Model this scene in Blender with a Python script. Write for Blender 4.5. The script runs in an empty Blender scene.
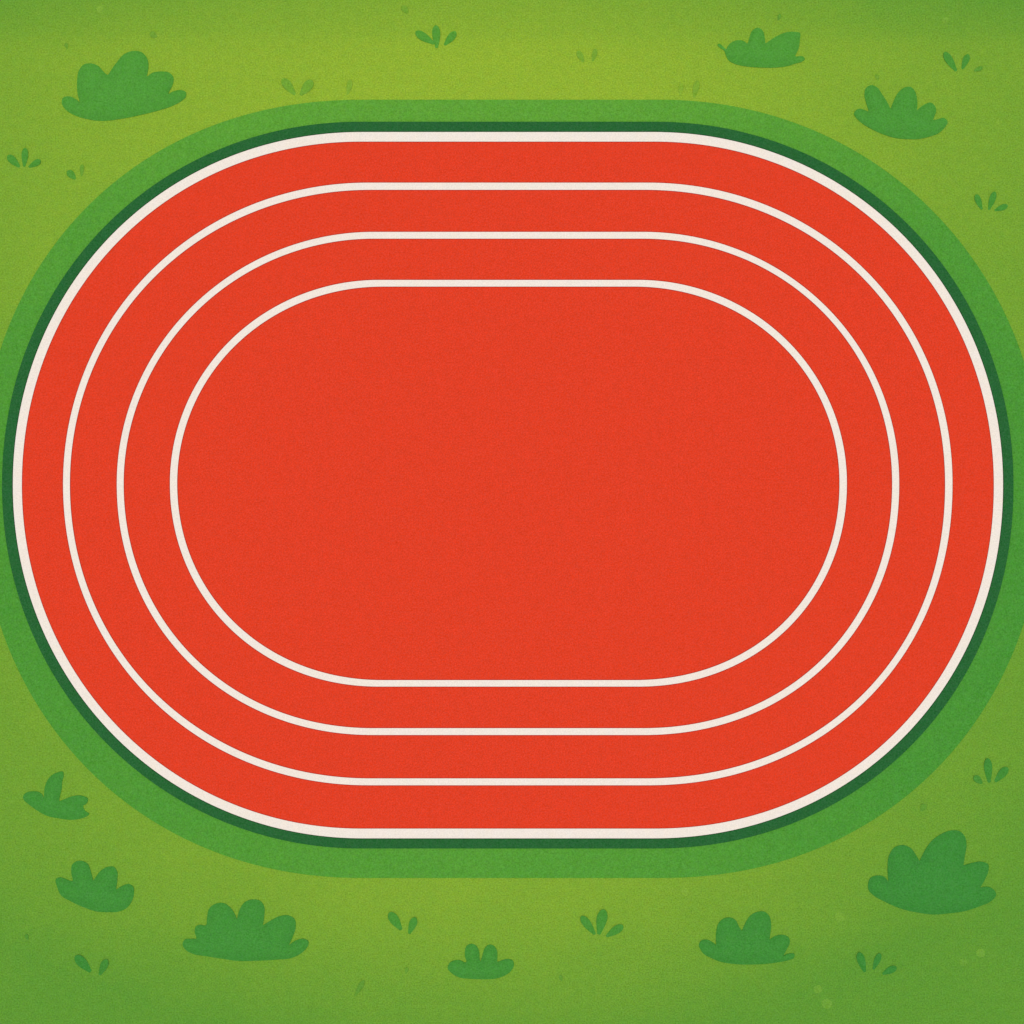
import bpy, bmesh, math, random
from mathutils import Vector, geometry

# ---------------------------------------------------------------- basics
C = bpy.context.scene.collection
M = 0.025                        # one step of the site plan = 25 mm on the ground
def gx(u): return (u - 512.0) * M
def gy(v): return (512.0 - v) * M

def lin(c):
    c = c / 255.0
    return c / 12.92 if c <= 0.04045 else ((c + 0.055) / 1.055) ** 2.4

LIGHT = (1.104, 1.138, 1.258)          # what a white diffuse sheet on the ground sends back (measured)
def col(r, g, b):                # base colour of a surface seen as r,g,b in that daylight
    return tuple(min(0.92, lin(v) / l) for v, l in zip((r, g, b), LIGHT)) + (1.0,)

def obj(name, me, mat, parent=None):
    o = bpy.data.objects.new(name, me)
    me.name = name
    me.materials.clear()
    me.materials.append(mat)
    C.objects.link(o)
    if parent is not None:
        o.parent = parent
    return o

def tag(o, label=None, cat=None, group=None, kind=None):
    if label: o["label"] = label
    if cat: o["category"] = cat
    if group: o["group"] = group
    if kind: o["kind"] = kind
    return o

# ---------------------------------------------------------------- materials
class NT:
    def __init__(self, name):
        self.m = bpy.data.materials.new(name)
        self.m.use_nodes = True
        self.t = self.m.node_tree
        self.b = self.t.nodes["Principled BSDF"]
        self.b.inputs["Roughness"].default_value = 0.95
        self.b.inputs["Specular IOR Level"].default_value = 0.0
        tc = self.t.nodes.new("ShaderNodeNewGeometry")
        self.pos = tc.outputs["Position"]
    def link(self, a, b): self.t.links.new(a, b)
    def val(self, sock, v):
        if hasattr(v, "links"): self.link(v, sock)
        else: sock.default_value = v
    def math(self, op, a, b=0.0, c=0.0, clamp=False):
        n = self.t.nodes.new("ShaderNodeMath"); n.operation = op; n.use_clamp = clamp
        self.val(n.inputs[0], a); self.val(n.inputs[1], b)
        if op in ("MULTIPLY_ADD",): self.val(n.inputs[2], c)
        return n.outputs[0]
    def noise(self, scale, detail=2.0, rough=0.6, offset=(0, 0, 0), color=False):
        mp = self.t.nodes.new("ShaderNodeMapping")
        mp.inputs["Location"].default_value = offset
        self.link(self.pos, mp.inputs["Vector"])
        n = self.t.nodes.new("ShaderNodeTexNoise")
        n.inputs["Scale"].default_value = scale
        n.inputs["Detail"].default_value = detail
        n.inputs["Roughness"].default_value = rough
        self.link(mp.outputs[0], n.inputs["Vector"])
        return n.outputs["Color" if color else "Fac"]
    def mix(self, a, b, f, mode="MIX"):
        n = self.t.nodes.new("ShaderNodeMix"); n.data_type = "RGBA"; n.blend_type = mode
        self.val(n.inputs["Factor"], f); self.val(n.inputs["A"], a); self.val(n.inputs["B"], b)
        return n.outputs["Result"]
    def ramp(self, fac, pts):
        n = self.t.nodes.new("ShaderNodeFloatCurve")
        cu = n.mapping.curves[0]
        while len(cu.points) < len(pts): cu.points.new(0.5, 0.5)
        for p, (x, y) in zip(cu.points, pts):
            p.location = (x, y)
        n.mapping.update()
        self.link(fac, n.inputs["Value"])
        return n.outputs[0]
    def grain(self, base, amp, chroma=0.0, s1=28.0, s2=5.0, add=0.06):
        """granules / blades: fine light-dark grain plus a slower drift of hue"""
        f = self.noise(s1, 2.0, 0.75)
        f2 = self.noise(s2, 2.0, 0.6, (7.3, 2.1, 0))
        g = self.math("MULTIPLY_ADD", self.math("SUBTRACT", f, 0.5), amp * 2.0, 1.0)
        g = self.math("MULTIPLY_ADD", self.math("SUBTRACT", f2, 0.5), amp * 0.3, g)
        cmb = self.t.nodes.new("ShaderNodeCombineColor")
        if chroma:
            h = self.math("SUBTRACT", self.noise(5.0, 3.0, 0.7, (3.7, 11.0, 0)), 0.5)
            k = self.math("SUBTRACT", self.noise(6.0, 3.0, 0.7, (31.0, 5.0, 0)), 0.5)
            self.val(cmb.inputs[0], self.math("MULTIPLY", g, self.math("MULTIPLY_ADD", h, chroma * 2, 1.0)))
            self.val(cmb.inputs[1], g)
            self.val(cmb.inputs[2], self.math("MULTIPLY", g, self.math("MULTIPLY_ADD", k, chroma * 3, 1.0)))
        else:
            for i in range(3): self.val(cmb.inputs[i], g)
        c = self.mix(base, cmb.outputs[0], 1.0, "MULTIPLY")
        pale = self.math("MULTIPLY", self.math("SUBTRACT", self.noise(s1 * 0.9, 2.0, 0.75, (17.0, 3.0, 0)), 0.5), add)
        gr = self.t.nodes.new("ShaderNodeCombineColor")      # pale and dark specks: a little grey added or taken away
        for i in range(3): self.val(gr.inputs[i], pale)
        return self.mix(c, gr.outputs[0], 1.0, "ADD")
    def out(self, c):
        self.link(c, self.b.inputs["Base Color"])
        return self.m

def simple(name, rgb, amp, chroma=0.0, s1=28.0):
    n = NT(name)
    c = n.t.nodes.new("ShaderNodeRGB"); c.outputs[0].default_value = col(*rgb)
    return n.out(n.grain(c.outputs[0], amp, chroma, s1))

# vignette shading painted into turf colour: brightest behind the far straight, darker towards edges
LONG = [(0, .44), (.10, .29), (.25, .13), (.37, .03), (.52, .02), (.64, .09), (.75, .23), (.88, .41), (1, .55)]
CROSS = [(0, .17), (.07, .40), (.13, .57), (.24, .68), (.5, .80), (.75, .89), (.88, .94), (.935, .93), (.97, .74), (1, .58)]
def lerp(pts, x):
    if x <= pts[0][0]: return pts[0][1]
    for (a, p), (b, q) in zip(pts, pts[1:]):
        if x <= b: return p + (q - p) * (x - a) / (b - a)
    return pts[-1][1]
def vignette(u, v):
    return max(0.0, min(1.0, lerp(CROSS, 1 - v / 1024.0) - lerp(LONG, u / 1024.0)))
def turf(name, dim_green, yellow, amp):
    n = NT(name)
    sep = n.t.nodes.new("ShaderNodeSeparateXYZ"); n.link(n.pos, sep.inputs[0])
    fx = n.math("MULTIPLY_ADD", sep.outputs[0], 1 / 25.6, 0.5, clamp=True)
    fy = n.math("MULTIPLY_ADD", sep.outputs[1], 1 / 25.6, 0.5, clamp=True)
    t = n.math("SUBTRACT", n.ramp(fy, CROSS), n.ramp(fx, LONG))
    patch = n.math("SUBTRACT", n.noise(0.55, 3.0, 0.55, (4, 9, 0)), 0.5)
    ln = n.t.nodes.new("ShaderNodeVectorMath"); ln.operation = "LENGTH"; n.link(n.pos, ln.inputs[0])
    near = n.math("MULTIPLY_ADD", ln.outputs["Value"], -1 / 9.0, 27.5 / 9.0, clamp=True)   # even darker green further out
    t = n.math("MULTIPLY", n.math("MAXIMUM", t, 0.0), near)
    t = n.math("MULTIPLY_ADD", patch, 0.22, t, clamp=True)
    return n.out(n.grain(n.mix(col(*dim_green), col(*yellow), t), amp, 0.16))

def plant_mat(name, amp):
    n = NT(name)
    oi = n.t.nodes.new("ShaderNodeObjectInfo")
    return n.out(n.grain(oi.outputs["Color"], amp, 0.12))

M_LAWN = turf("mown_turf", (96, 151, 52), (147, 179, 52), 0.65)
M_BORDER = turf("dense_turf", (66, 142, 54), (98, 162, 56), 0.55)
M_RED = simple("red_rubber_granules", (225, 65, 40), 0.40, 0.08, 28)
M_WHITE = simple("white_line_paint", (242, 231, 219), 0.22, 0.05)
M_EDGE = simple("dark_green_rubber", (43, 101, 53), 0.5, 0.15)
M_BED = simple("maroon_base_rubber", (165, 32, 16), 0.1)
M_OUTLINE = simple("dark_outline", (16, 62, 28), 0.1)
M_PLANT = plant_mat("soft_leaf", 0.5)

# ---------------------------------------------------------------- the setting
def sheet(name, pts, z, mat):
    bm = bmesh.new()
    bm.faces.new([bm.verts.new((x, y, z)) for x, y in pts])
    me = bpy.data.meshes.new(name); bm.to_mesh(me); bm.free()
    return obj(name, me, mat)

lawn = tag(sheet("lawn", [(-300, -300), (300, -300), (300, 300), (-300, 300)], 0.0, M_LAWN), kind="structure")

# rounded-oval outlines on the site plan: centre, half length, half width, half straight, bend of the four corners
OVAL = {
 'band': [511.555, 488.851, 532.071, 389.071, 148.368, 2.128, 2.044, 2.099, 2.11],
 'dark': [507.752, 485.093, 505.347, 363.1, 146.369, 2.048, 2.039, 2.022, 2.074],
 'white': [507.947, 485.184, 494.856, 353.05, 144.549, 2.052, 2.034, 2.026, 2.066],
 'red': [507.853, 485.123, 485.357, 343.002, 146.389, 2.046, 2.033, 2.025, 2.069],
 'l2o': [507.771, 483.983, 444.662, 301.356, 139.313, 2.022, 2.041, 2.043, 2.09],
 'l2i': [507.506, 484.132, 436.999, 293.806, 136.483, 2.035, 2.057, 2.052, 2.115],
 'l3o': [507.997, 483.473, 391.199, 251.652, 134.357, 1.984, 2.017, 2.068, 2.097],
 'l3i': [507.895, 483.435, 383.7, 244.302, 134.247, 1.988, 2.037, 2.063, 2.1],
 'l4o': [508.402, 483.27, 338.498, 203.451, 129.323, 1.998, 2.007, 2.052, 2.07],
 'l4i': [508.35, 483.356, 330.649, 196.348, 125.229, 2.017, 2.034, 2.061, 2.092],
}
NQ = 96
def oval(key, grow=0.0):
    cx, cy, a, b, L, n0, n1, n2, n3 = OVAL[key]
    a += grow; b += grow
    P = []
    for q, (sx, sy, n) in enumerate(((1, -1, n1), (-1, -1, n0), (-1, 1, n2), (1, 1, n3))):
        for i in range(NQ):
            th = (i / NQ) * math.pi / 2
            if q in (1, 3): th = math.pi / 2 - th
            c = max(math.cos(th), 0) ** (2 / n); s = max(math.sin(th), 0) ** (2 / n)
            P.append((gx(cx + sx * (L + (a - L) * c)), gy(cy + sy * b * s)))
        # the straights join the corners by themselves
        if q == 0: P.append((gx(cx + L), gy(cy - b)))
        if q == 2: P.append((gx(cx - L), gy(cy + b)))
    return P

def ring(name, outer, inner, z0, z1, mat, parent=None, chamfer=0.0):
    """a flat closed band between two outlines, from z0 up to z1"""
    n = len(outer)
    bm = bmesh.new()
    def loop(P, z): return [bm.verts.new((x, y, z)) for x, y in P]
    ot, ob = loop(outer, z1), loop(outer, z0)
    it, ib = loop(inner, z1), loop(inner, z0)
    for i in range(n):
        j = (i + 1) % n
        bm.faces.new((ot[i], ot[j], it[j], it[i]))
        bm.faces.new((ob[j], ob[i], ib[i], ib[j]))
        bm.faces.new((ob[i], ob[j], ot[j], ot[i]))
        bm.faces.new((it[i], it[j], ib[j], ib[i]))
    bmesh.ops.remove_doubles(bm, verts=bm.verts, dist=1e-5)
    bmesh.ops.recalc_face_normals(bm, faces=bm.faces)
    me = bpy.data.meshes.new(name); bm.to_mesh(me); bm.free()
    return obj(name, me, mat, parent)

def plate(name, outer, z0, z1, mat, parent=None):
    bm = bmesh.new()
    t = [bm.verts.new((x, y, z1)) for x, y in outer]
    b = [bm.verts.new((x, y, z0)) for x, y in outer]
    bm.faces.new(t); bm.faces.new(b[::-1])
    n = len(t)
    for i in range(n):
        j = (i + 1) % n
        bm.faces.new((b[i], b[j], t[j], t[i]))
    bmesh.ops.remove_doubles(bm, verts=bm.verts, dist=1e-5)
    bmesh.ops.recalc_face_normals(bm, faces=bm.faces)
    me = bpy.data.meshes.new(name); bm.to_mesh(me); bm.free()
    return obj(name, me, mat, parent)

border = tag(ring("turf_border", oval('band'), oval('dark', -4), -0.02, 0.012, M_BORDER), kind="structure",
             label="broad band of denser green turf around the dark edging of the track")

# ---------------------------------------------------------------- the running track
track = bpy.data.objects.new("running_track", None)
track.location = (0, 0, 0); C.objects.link(track)
tag(track, "red oval running track with three lanes and cream white lane lines", "running track")
J = 0.3; K = -0.28                                            # gap added beside every line to show a dark edge, in plan steps
plate("track_base", oval('red', 2), 0.001, 0.033, M_BED, track)
tag(ring("edging", oval('dark'), oval('white', 0.45), -0.03, 0.045, M_EDGE, track),
    label="dark green rubber edging around the outer white line")
ring("edge_outline", oval('white', 3), oval('red', 3), -0.01, 0.034, M_OUTLINE, track)  # dark ring added to outline the outer edge of the boundary line
tag(ring("boundary_line", oval('white', K / 2), oval('red', -K), 0.002, 0.040, M_WHITE, track),
    label="widest white line along the outer edge of the track")
ring("lane", oval('red', -J), oval('l2o', J), 0.002, 0.036, M_RED, track)
ring("lane_line", oval('l2o', K), oval('l2i', -K), 0.002, 0.040, M_WHITE, track)
ring("lane", oval('l2i', -J), oval('l3o', J), 0.002, 0.036, M_RED, track)
ring("lane_line", oval('l3o', K), oval('l3i', -K), 0.002, 0.040, M_WHITE, track)
ring("lane", oval('l3i', -J), oval('l4o', J), 0.002, 0.036, M_RED, track)
ring("lane_line", oval('l4o', K), oval('l4i', -K), 0.002, 0.040, M_WHITE, track)
tag(plate("infield", oval('l4i', -J), 0.002, 0.036, M_RED, track), label="plain red infield inside the innermost line")

# ---------------------------------------------------------------- plants
def spline(P, per=7):
    """closed smooth curve through P; points marked with a third value are sharp notches"""
    n = len(P); out = []
    for i in range(n):
        p0, p1, p2, p3 = P[(i - 1) % n], P[i], P[(i + 1) % n], P[(i + 2) % n]
        if len(p1) > 2: p0 = (2 * p1[0] - p2[0], 2 * p1[1] - p2[1])
        if len(p2) > 2: p3 = (2 * p2[0] - p1[0], 2 * p2[1] - p1[1])
        a = Vector(p1[:2]); b = Vector(p2[:2])
        d = max((b - a).length, 1e-6)
        def tang(q0, q1, q2):
            q0, q1, q2 = Vector(q0[:2]), Vector(q1[:2]), Vector(q2[:2])
            l0, l1 = max((q1 - q0).length, 1e-6), max((q2 - q1).length, 1e-6)
            return ((q1 - q0) / l0 * l1 + (q2 - q1) / l1 * l0) / (l0 + l1)
        ta, tb = tang(p0, p1, p2) * d, tang(p1, p2, p3) * d
        for k in range(per):
            t = k / per; t2 = t * t; t3 = t2 * t
            q = (2 * t3 - 3 * t2 + 1) * a + (t3 - 2 * t2 + t) * ta + (-2 * t3 + 3 * t2) * b + (t3 - t2) * tb
            out.append((q.x, q.y))
    return out

def seg_dist(p, a, b):
    ab = b - a; l = ab.length_squared
    t = 0 if l == 0 else max(0, min(1, (p - a).dot(ab) / l))
    return (p - a - ab * t).length

def inside(p, P):
    c = False; j = len(P) - 1
    for i in range(len(P)):
        if (P[i][1] > p[1]) != (P[j][1] > p[1]) and p[0] < (P[j][0] - P[i][0]) * (p[1] - P[i][1]) / (P[j][1] - P[i][1]) + P[i][0]:
            c = not c
        j = i
    return c

def cushion(name, P, rim, round_, rise, step, tilt=None, wall=0.0):
    """a closed plump body over the outline P (metres): rounded rim, gently rising to its middle"""
    n = len(P)
    V = [Vector(p) for p in P]
    # even steps along the rim
    Q = []
    for i in range(n):
        a, b = V[i], V[(i + 1) % n]
        k = max(1, int((b - a).length / step + 0.5))
        for s in range(k): Q.append(a.lerp(b, s / k))
    keep = [Q[0]]
    for q in Q[1:]:
        if (q - keep[-1]).length > step * 0.45: keep.append(q)
    Q = keep; n = len(Q)
    poly = [(q.x, q.y) for q in Q]
    xs = [q.x for q in Q]; ys = [q.y for q in Q]
    pts = list(Q)
    rnd = random.Random(n)
    y = min(ys)
    while y < max(ys):
        x = min(xs)
        while x < max(xs):
            p = Vector((x + rnd.uniform(-.2, .2) * step, y + rnd.uniform(-.2, .2) * step))
            if inside(p, poly) and min(seg_dist(p, Q[i], Q[(i + 1) % n]) for i in range(n)) > step * 0.4:
                pts.append(p)
            x += step
        y += step
    # one row just inside the rim for the rounding
    for i in range(n):
        t = (Q[(i + 1) % n] - Q[i - 1]).normalized()
        for s in (1, -1):
            p = Q[i] + Vector((-t.y, t.x)) * s * round_ * 0.25
            if inside(p, poly) and min(seg_dist(p, Q[k], Q[(k + 1) % n]) for k in range(n)) > round_ * 0.2: pts.append(p)
    v, e, f, *_ = geometry.delaunay_2d_cdt(pts, [], [list(range(n))], 1, 1e-6)
    bm = bmesh.new()
    top, bot, edge = [], [], []
    for q in v:
        d = min(seg_dist(q, Q[i], Q[(i + 1) % n]) for i in range(n))
        r = min(d / round_, 1.0)
        z = rim * r * (2 - r) + rise * (1 - math.exp(-d / 0.6)) + wall
        z0 = tilt(q) if tilt else 0.0
        if tilt is None: z = max(z, 0.002)
        top.append(bm.verts.new((q.x, q.y, z0 + z)))
        bot.append(None if d < 1e-5 and not wall else bm.verts.new((q.x, q.y, z0 - (0.01 if tilt is None else 0.25 * z))))
        edge.append(d < 1e-5)
    bot = [t if b is None else b for t, b in zip(top, bot)]
    for g in f:
        bm.faces.new([top[i] for i in g])
        try: bm.faces.new([bot[i] for i in reversed(g)])
        except ValueError: pass
    if wall:                                             # the side of the bush, curving in a little under its rim
        border_edges = [ed for ed in bm.edges if len(ed.link_faces) == 1]
        twin = {t: b for t, b in zip(top, bot)}
        for b, ed_ in zip(bot, edge):
            if ed_: b.co.z = -0.01
        for ed in [e_ for e_ in border_edges if e_.verts[0] in twin and e_.verts[1] in twin]:
            a, b = ed.verts
            bm.faces.new((a, b, twin[b], twin[a]))
    bmesh.ops.recalc_face_normals(bm, faces=bm.faces)
    for fc in bm.faces: fc.smooth = True
    rimset = {t for t, k in zip(top, edge) if k} | {b for b, k in zip(bot, edge) if k}
    for ed in bm.edges:                                  # the rim is a clean edge between upper and under side
        if ed.verts[0] in rimset and ed.verts[1] in rimset: ed.smooth = False
    me = bpy.data.meshes.new(name); bm.to_mesh(me); bm.free()
    return me

def tint(dim_green, light, u, v):
    t = vignette(u, v)  # same vignette shading goes into the plant's colour
    a, b = col(*dim_green), col(*light)
    return tuple(p + (q - p) * t for p, q in zip(a, b))

N = 1                               # marks a notch between two lobes
def bush(label, ox, oy, k, pts, lift=0.0):
    P = [((ox + p[0] / k), (oy + p[1] / k)) + ((1,) if len(p) > 2 else ()) for p in pts]
    u = sum(p[0] for p in P) / len(P); v = max(p[1] for p in P) - 8
    S = [((a - u) * M, (v - b) * M) for a, b in spline(P)]
    me = cushion("bush", S, 0.025, 0.25, 0.24, 0.075, wall=0.02)
    o = obj("bush", me, M_PLANT)
    o.location = (gx(u), gy(v), 0.0)
    o.color = tint((62, 138, 58), (90, 160, 58), u, v)
    tag(o, label, "bush", "lobed bushes on the lawn")
    return o

bush("big light green bush with a long flat right arm, outside the upper left curve", 40, 30, 6.4, [
 (140,470),(148,435),(185,425),(225,440),(255,462,N),(240,400),(238,340),(250,260),(280,222),(330,215),(370,228),(410,270),
 (435,292,N),(455,260),(490,210),(540,155),(600,135),(650,142),(685,180),(695,220),(690,270),(683,302,N),(720,275),(775,266),
 (830,275),(855,305),(850,350),(832,385),(818,414,N),(850,395),(900,385),(935,400),(935,425),(905,455),(850,485),(760,515),
 (640,545),(500,572),(400,582),(300,570),(220,545),(165,510)])
bush("bush with a tiny pointed nub at its left end and a broad slanting right lobe", 705, 10, 8.533, [
 (105,295),(120,288),(150,310),(180,337,N),(205,295),(250,265),(300,258),(335,268),(362,292,N),(378,240),(405,175),(450,152),
 (490,175),(508,230),(515,287,N),(570,250),(640,210),(700,190),(770,188),(808,195),(808,260),(798,330),(780,370),(762,402,N),
 (800,395),(840,400),(852,420),(830,440),(780,455),(700,480),(600,492),(480,492),(350,482),(260,462),(200,430),(175,380),(165,350),(130,325)])
bush("bush with two tall finger lobes split by a deep notch, outside the upper right curve", 840, 70, 8.533, [
 (118,375),(140,340),(175,332),(215,345),(250,360,N),(225,290),(208,210),(220,155),(265,130),(310,145),(360,210),(410,290),
 (430,337,N),(455,270),(495,195),(550,150),(600,145),(640,185),(655,240),(660,300),(655,347,N),(690,315),(730,290),(770,278),
 (810,310),(820,350),(805,395),(792,432,N),(835,420),(890,412),(918,440),(895,490),(840,540),(760,570),(660,590),(570,590),
 (480,582),(370,550),(260,500),(180,450),(135,405)])
bush("small ragged bush with one upright curved lobe and a forked right end", 10, 760, 10.24, [
 (135,375),(165,335),(230,320),(290,325),(330,350),(348,388,N),(360,270),(385,205),(430,155),(490,125),(545,120),(550,160),
 (535,220),(530,300),(510,380),(505,422,N),(560,400),(640,370),(720,362),(800,400),(790,440),(745,470,N),(770,520),(815,550),
 (770,585),(700,605),(620,612),(520,600),(380,570),(270,510),(190,450),(145,410)])
bush("four-lobed bush leaning down to the right, just below the ragged bush", 40, 840, 8.533, [
 (138,330),(165,318),(210,328),(250,345),(285,352,N),(268,270),(275,210),(310,182),(360,178),(405,200),(435,270),(455,347,N),
 (480,310),(520,260),(580,228),(630,228),(660,270),(660,340),(650,422,N),(700,392),(760,375),(795,395),(803,450),(785,520),
 (740,580),(680,608),(580,615),(480,608),(380,575),(260,520),(180,470),(148,400)])
bush("wide flat-bottomed bush of six lobes with two small bumps at its left end", 170, 884, 7.314, [
 (92,440),(110,405),(150,400),(200,400,N),(182,350),(190,310),(220,297),(250,303),(268,302,N),(272,240),(290,175),(340,142),
 (390,138),(440,170),(475,220),(490,257,N),(508,190),(550,130),(610,112),(660,122),(690,165),(690,230),(680,302,N),(740,265),
 (810,232),(870,230),(912,255),(920,310),(900,380),(870,447,N),(920,412),(980,400),(1015,420),(1005,460),(960,505),(890,540),
 (780,552),(640,560),(480,560),(380,545),(270,528),(170,510),(115,480)])
bush("smallest bush, paw-shaped with two round toes, below the bottom straight", 430, 920, 10.24, [
 (180,490),(205,435),(260,410),(315,412),(352,432),(380,432,N),(358,370),(358,320),(375,265),(420,243),(465,255),(500,310),
 (508,385),(515,428,N),(535,370),(560,290),(600,252),(650,260),(685,310),(690,380),(688,432,N),(740,410),(800,398),(850,415),
 (860,450),(830,520),(770,565),(690,595),(600,605),(500,605),(400,600),(310,590),(230,550)])
bush("bush with two high round lobes and a thin tail at its lower right", 685, 890, 8.533, [
 (118,465),(140,430),(185,422),(235,445),(265,467,N),(265,360),(285,285),(330,242),(390,235),(430,255),(460,310),(485,347,N),
 (515,280),(560,215),(620,185),(680,185),(715,215),(735,290),(728,370),(720,422,N),(770,392),(840,382),(885,405),(895,440),
 (870,500),(838,560,N),(880,542),(935,548),(930,575),(880,598),(800,615),(700,628),(560,635),(420,630),(320,615),(220,578),
 (155,540),(130,505)])
bush("biggest and darkest bush, five rounded lobes, outside the lower right curve", 850, 810, 6.4, [
 (115,480),(130,435),(180,418),(220,428),(245,457,N),(240,370),(250,290),(290,235),(340,224),(390,245),(420,285),(445,327,N),
 (475,265),(520,200),(580,155),(650,130),(700,135),(735,170),(745,220),(735,290),(725,354,N),(780,338),(840,330),(885,348),
 (885,390),(865,440),(832,497,N),(880,490),(925,515),(935,540),(905,580),(830,615),(740,645),(640,660),(530,668),(430,655),
 (330,632),(230,590),(150,545),(120,515)])

def leaf_outline(tip, base, w, full=0.62):
    t, b = Vector(tip), Vector(base)
    L = (t - b).length; d = (t - b) / L; s = Vector((-d.y, d.x))
    prof = [(0.0, 0.30), (0.10, 0.46), (0.28, 0.72), (0.45, 0.92), (full, 1.0), (0.8, 0.9), (0.92, 0.6), (0.985, 0.25)]
    P = [b + d * L * f + s * w / 2 * h for f, h in prof] + [t] + [b + d * L * f - s * w / 2 * h for f, h in reversed(prof)]
    return [(p.x, p.y) for p in P]

def tuft(label, leaves, pale=0.12):
    """a little fan of separate leaves; pale = how close the leaf green is to the turf around it"""
    bu = sum(l[2] for l in leaves) / len(leaves); bv = sum(l[3] for l in leaves) / len(leaves)
    root = bpy.data.objects.new("leaf_tuft", None); C.objects.link(root)
    root.location = (gx(bu), gy(bv), 0.0)
    tag(root, label, "leaf tuft", "small leaf tufts on the lawn")
    turf_c = [p + (q - p) * vignette(bu, bv) for p, q in zip(col(96, 151, 52), col(147, 179, 52))]
    for (tu, tv, u, v, w, *more) in leaves:
        pl = more[0] if more else max(pale, 0.12)
        tip = ((tu - bu) * M, (bv - tv) * M); base = ((u - bu) * M, (bv - v) * M)
        O = spline(leaf_outline(tip, base, w * M), 3)
        b = Vector(base); ax = Vector(tip) - b; L = ax.length
        me = cushion("leaf", O, 0.010, 0.07, 0.09, 0.035, tilt=lambda q: 0.002 + 0.045 * max(0, (q - b).dot(ax) / L / L) ** 1.5)
        o = obj("leaf", me, M_PLANT, root)
        c = tint((58, 135, 56), (80, 155, 56), bu, bv)
        o.color = tuple(p + (q - p) * pl for p, q in zip(c[:3], turf_c[:3])) + (1.0,)
    return root

tuft("three-leaf tuft at the left edge of the lawn, left of a two-leaf tuft", [(8,155.6,19.5,166.9,7.6),(25.6,148.1,24.2,166.6,6.6),(41,160.5,28.8,167.1,6.2)], .12)
tuft("small tuft of one stubby and one thin faint leaf below the big upper left bush", [(67.9,171,75.4,179,7.2),(82.5,164.7,81.5,176.3,4.2,.55)], .2)
tuft("pale tuft of two broad leaves in a V close above the track's turf band", [(282.5,79,294.9,94.4,8.8),(312.4,80.6,300.6,95,9.6)], .5)
tuft("single upright pale leaf barely darker than the turf, right of the pale V tuft", [(350.6,80,347.6,94.4,5.4)], .72)
tuft("bright three-leaf tuft near the top edge, its left leaf leaning onto the middle one", [(415.6,32.0,434,43.6,8.2),(436,25.6,436.7,47.8,8.2),(455.9,32,444.6,45,7.4)])
tuft("faint pair of tiny upright leaves right of the bright three-leaf tuft", [(577.6,51.2,583.6,62,6),(595.8,49,592.5,61.4,5.2)], .62)
tuft("faint pair of thin leaves left of the bush with the pointed nub", [(697.5,80.6,694,97.5,6.2),(681.6,83.6,680,95.5,5,.85)], .72)
tuft("two plain leaves with a tiny third one to their right, in the upper right corner", [(944,52.4,956.2,71,7.8),(968,54.5,962.3,69,6.5),(982.3,67.5,974,71,4.4,.45)])
tuft("three slim leaves fanned out beside the upper right bend of the turf band", [(975.6,194.6,981.8,209.4,6.2),(994.6,191.8,988.8,209.8,6.4),(1007.4,205.6,994.8,210.4,5.8)])
tuft("three-leaf tuft with a tall middle leaf above the biggest bush", [(987.2,758,989.2,782.4,8.2),(1007.3,767.2,995.2,781.6,8.2),(973.8,776,982,783.4,7,.25)])
tuft("one fat and one small leaf below the bush that leans to the right", [(75.8,955.4,90.6,971.6,9.8),(107.2,959,99.6,975,7.6,.25)], .05)
tuft("two almond leaves leaning apart, between the wide bush and the paw-shaped bush", [(389.4,912.2,401.2,929.6,9.6),(415.4,917,409.2,933.6,7.8)], .05)
tuft("three-leaf tuft with a fat upright middle leaf, right of the paw-shaped bush", [(581.2,915.8,594.8,934.2,8.2),(603.8,909,598.8,934.2,10.6),(623,925.2,606.4,936.4,8.2)])
tuft("three leaves, the right one lying nearly flat, below the biggest bush", [(858.6,952,864.8,971.8,8),(879.9,953,873.4,969.4,6.2),(896.2,966.8,882.6,974,7)])

# round pale clover patches and tiny dark weeds, a few steps wide
def disc_outline(r, seed, dent=0.14, k=9):
    rnd = random.Random(seed)
    return [(math.cos(a) * r * (1 + rnd.uniform(-dent, dent)), math.sin(a) * r * (1 + rnd.uniform(-dent, dent)))
            for a in (2 * math.pi * i / k for i in range(k))]

def clover(label, u, v, r, strength):
    me = cushion("clover_patch", spline(disc_outline(r * M, int(u * 7 + v)), 4), 0.008, 0.05, 0.05, 0.03)
    o = obj("clover_patch", me, M_PLANT)
    o.location = (gx(u), gy(v), 0.0)
    a = [p + (q - p) * vignette(u, v) for p, q in zip(col(96, 151, 52), col(147, 179, 52))]
    b = col(158, 200, 76)
    o.color = tuple(p + (q - p) * strength * 0.72 for p, q in zip(a, b[:3])) + (1.0,)
    tag(o, label, "clover patch", "pale clover patches in the lawn")

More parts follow.
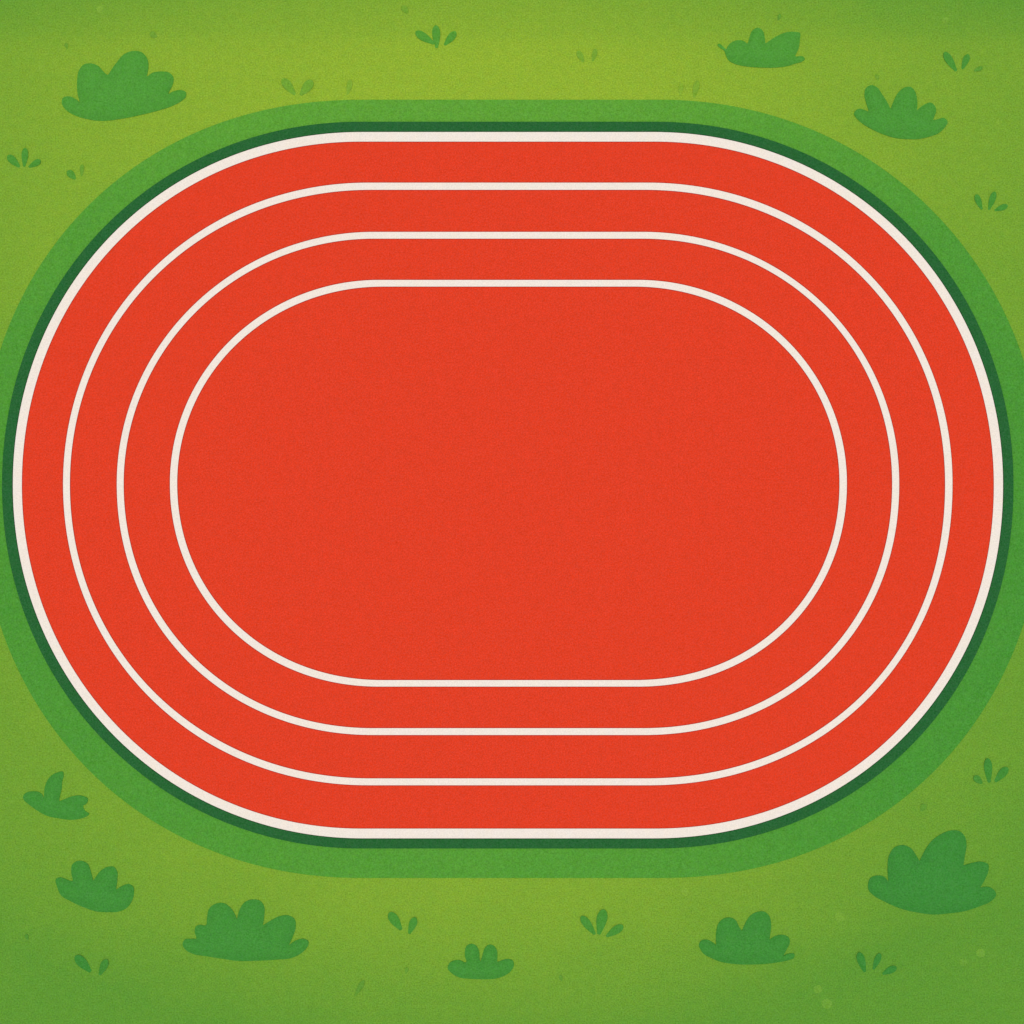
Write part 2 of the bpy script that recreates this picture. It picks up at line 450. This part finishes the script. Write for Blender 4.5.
clover("pale round clover patch at the top edge, above the big upper left bush", 100, 9.5, 3.6, .28)
clover("faint clover patch left of the big upper left bush, above its low left lobe", 42, 66, 3.0, .18)
clover("faint clover patch between the big upper left bush and the pale V tuft", 222, 43, 3.2, .18)
clover("faint clover patch right of the bush with two finger lobes, near the lawn's right edge", 999, 122, 3.2, .16)
clover("faint clover patch above the two plain leaves in the upper right corner", 945, 20, 3.4, .2)
clover("pale clover patch left of and above the bush with the thin tail", 685, 892, 4.0, .22)
clover("pale clover patch close under the left lobe of the biggest bush", 840, 917, 5.0, .24)
clover("brightest clover patch, right of the flat-leaved tuft under the biggest bush", 981, 953, 4.6, .28)
clover("small clover patch left of and below the brightest one", 963, 962, 3.8, .16)
clover("clover patch below the thin-tailed bush, upper one of two close together", 818, 989, 4.2, .24)
clover("clover patch at the bottom edge, lower one of two close together", 827, 1004, 5.0, .26)

def weed(label, tu, tv, u, v, w, strength):
    base = (0.0, 0.0); tip = ((tu - u) * M, (v - tv) * M)
    b = Vector(base); ax = Vector(tip); L = ax.length
    me = cushion("weed", spline(leaf_outline(tip, base, w * M, 0.5), 3), 0.010, 0.05, 0.08, 0.03,
                 tilt=lambda q: 0.004 + 0.02 * max(0, q.dot(ax) / L / L))
    o = obj("weed", me, M_PLANT)
    o.location = (gx(u), gy(v), 0.0)
    a = [p + (q - p) * vignette(u, v) for p, q in zip(col(96, 151, 52), col(147, 179, 52))]
    c = tint((58, 135, 56), (80, 155, 56), u, v)
    o.color = tuple(p + (q - p) * strength * 0.72 for p, q in zip(a, c[:3])) + (1.0,)
    tag(o, label, "weed", "tiny single weeds in the lawn")

weed("tiny dark weed left of the top of the big upper left bush", 66, 43, 67, 49, 3.6, .5)
weed("short faint weed right above the tallest lobe of the big upper left bush", 150, 33, 157, 37, 6, .4)
weed("faint weed smudge at the top edge, left of the bright three-leaf tuft", 402, 6, 408, 13, 6, .4)
weed("single narrow dark weed above the bush with the pointed nub", 780, 14, 778, 20.5, 3.4, .7)
weed("faint stubby weed above the bush with the two finger lobes", 876, 74, 878, 80, 4, .35)
weed("faint round weed above the biggest bush, below the turf band", 925, 804, 921, 811, 6.5, .45)
weed("tiny dark weed at the left edge below the bush that leans right", 26, 934, 28, 940, 3.4, .6)
weed("faint slanting weed left of the paw-shaped bush, near the bottom edge", 364, 980, 355, 996, 5, .4)
weed("tiny weed dot between the paw-shaped bush and the thin-tailed bush", 560, 975, 562, 981, 3.4, .45)
weed("faint weed dot left of the paw-shaped bush, under the two almond leaves", 407, 967, 406, 974, 3.4, .35)

# ---------------------------------------------------------------- daylight and camera
sc = bpy.context.scene
w = bpy.data.worlds.new("World"); sc.world = w; w.use_nodes = True
nt = w.node_tree
sky = nt.nodes.new("ShaderNodeTexSky"); sky.sky_type = 'NISHITA'; sky.sun_disc = False
SUN_EL, SUN_ROT = math.radians(88), math.radians(0)
sky.sun_elevation = SUN_EL; sky.sun_rotation = SUN_ROT
bg = nt.nodes["Background"]; bg.inputs["Strength"].default_value = 0.10
nt.links.new(sky.outputs[0], bg.inputs["Color"])

sl = bpy.data.lights.new("sun", 'SUN'); sl.energy = 1.5; sl.angle = math.radians(40); sl.color = (1.0, 0.91, 0.76)
so = bpy.data.objects.new("sun", sl); C.objects.link(so)
so.rotation_euler = (math.radians(-2), 0, 0)
so.location = (0, 1.4, 40)

cam = bpy.data.cameras.new("camera"); co = bpy.data.objects.new("camera", cam); C.objects.link(co)
H = 52.0
co.location = (0, 0, H); co.rotation_euler = (0, 0, 0)
cam.sensor_width = 36.0; cam.lens = 36.0 * H / 25.6
cam.clip_end = 2000.0
sc.camera = co
sc.view_settings.view_transform = 'Standard'; sc.view_settings.look = 'None'
sc.view_settings.gamma = 1.0; sc.view_settings.use_curve_mapping = False
sc.view_settings.exposure = 0.62
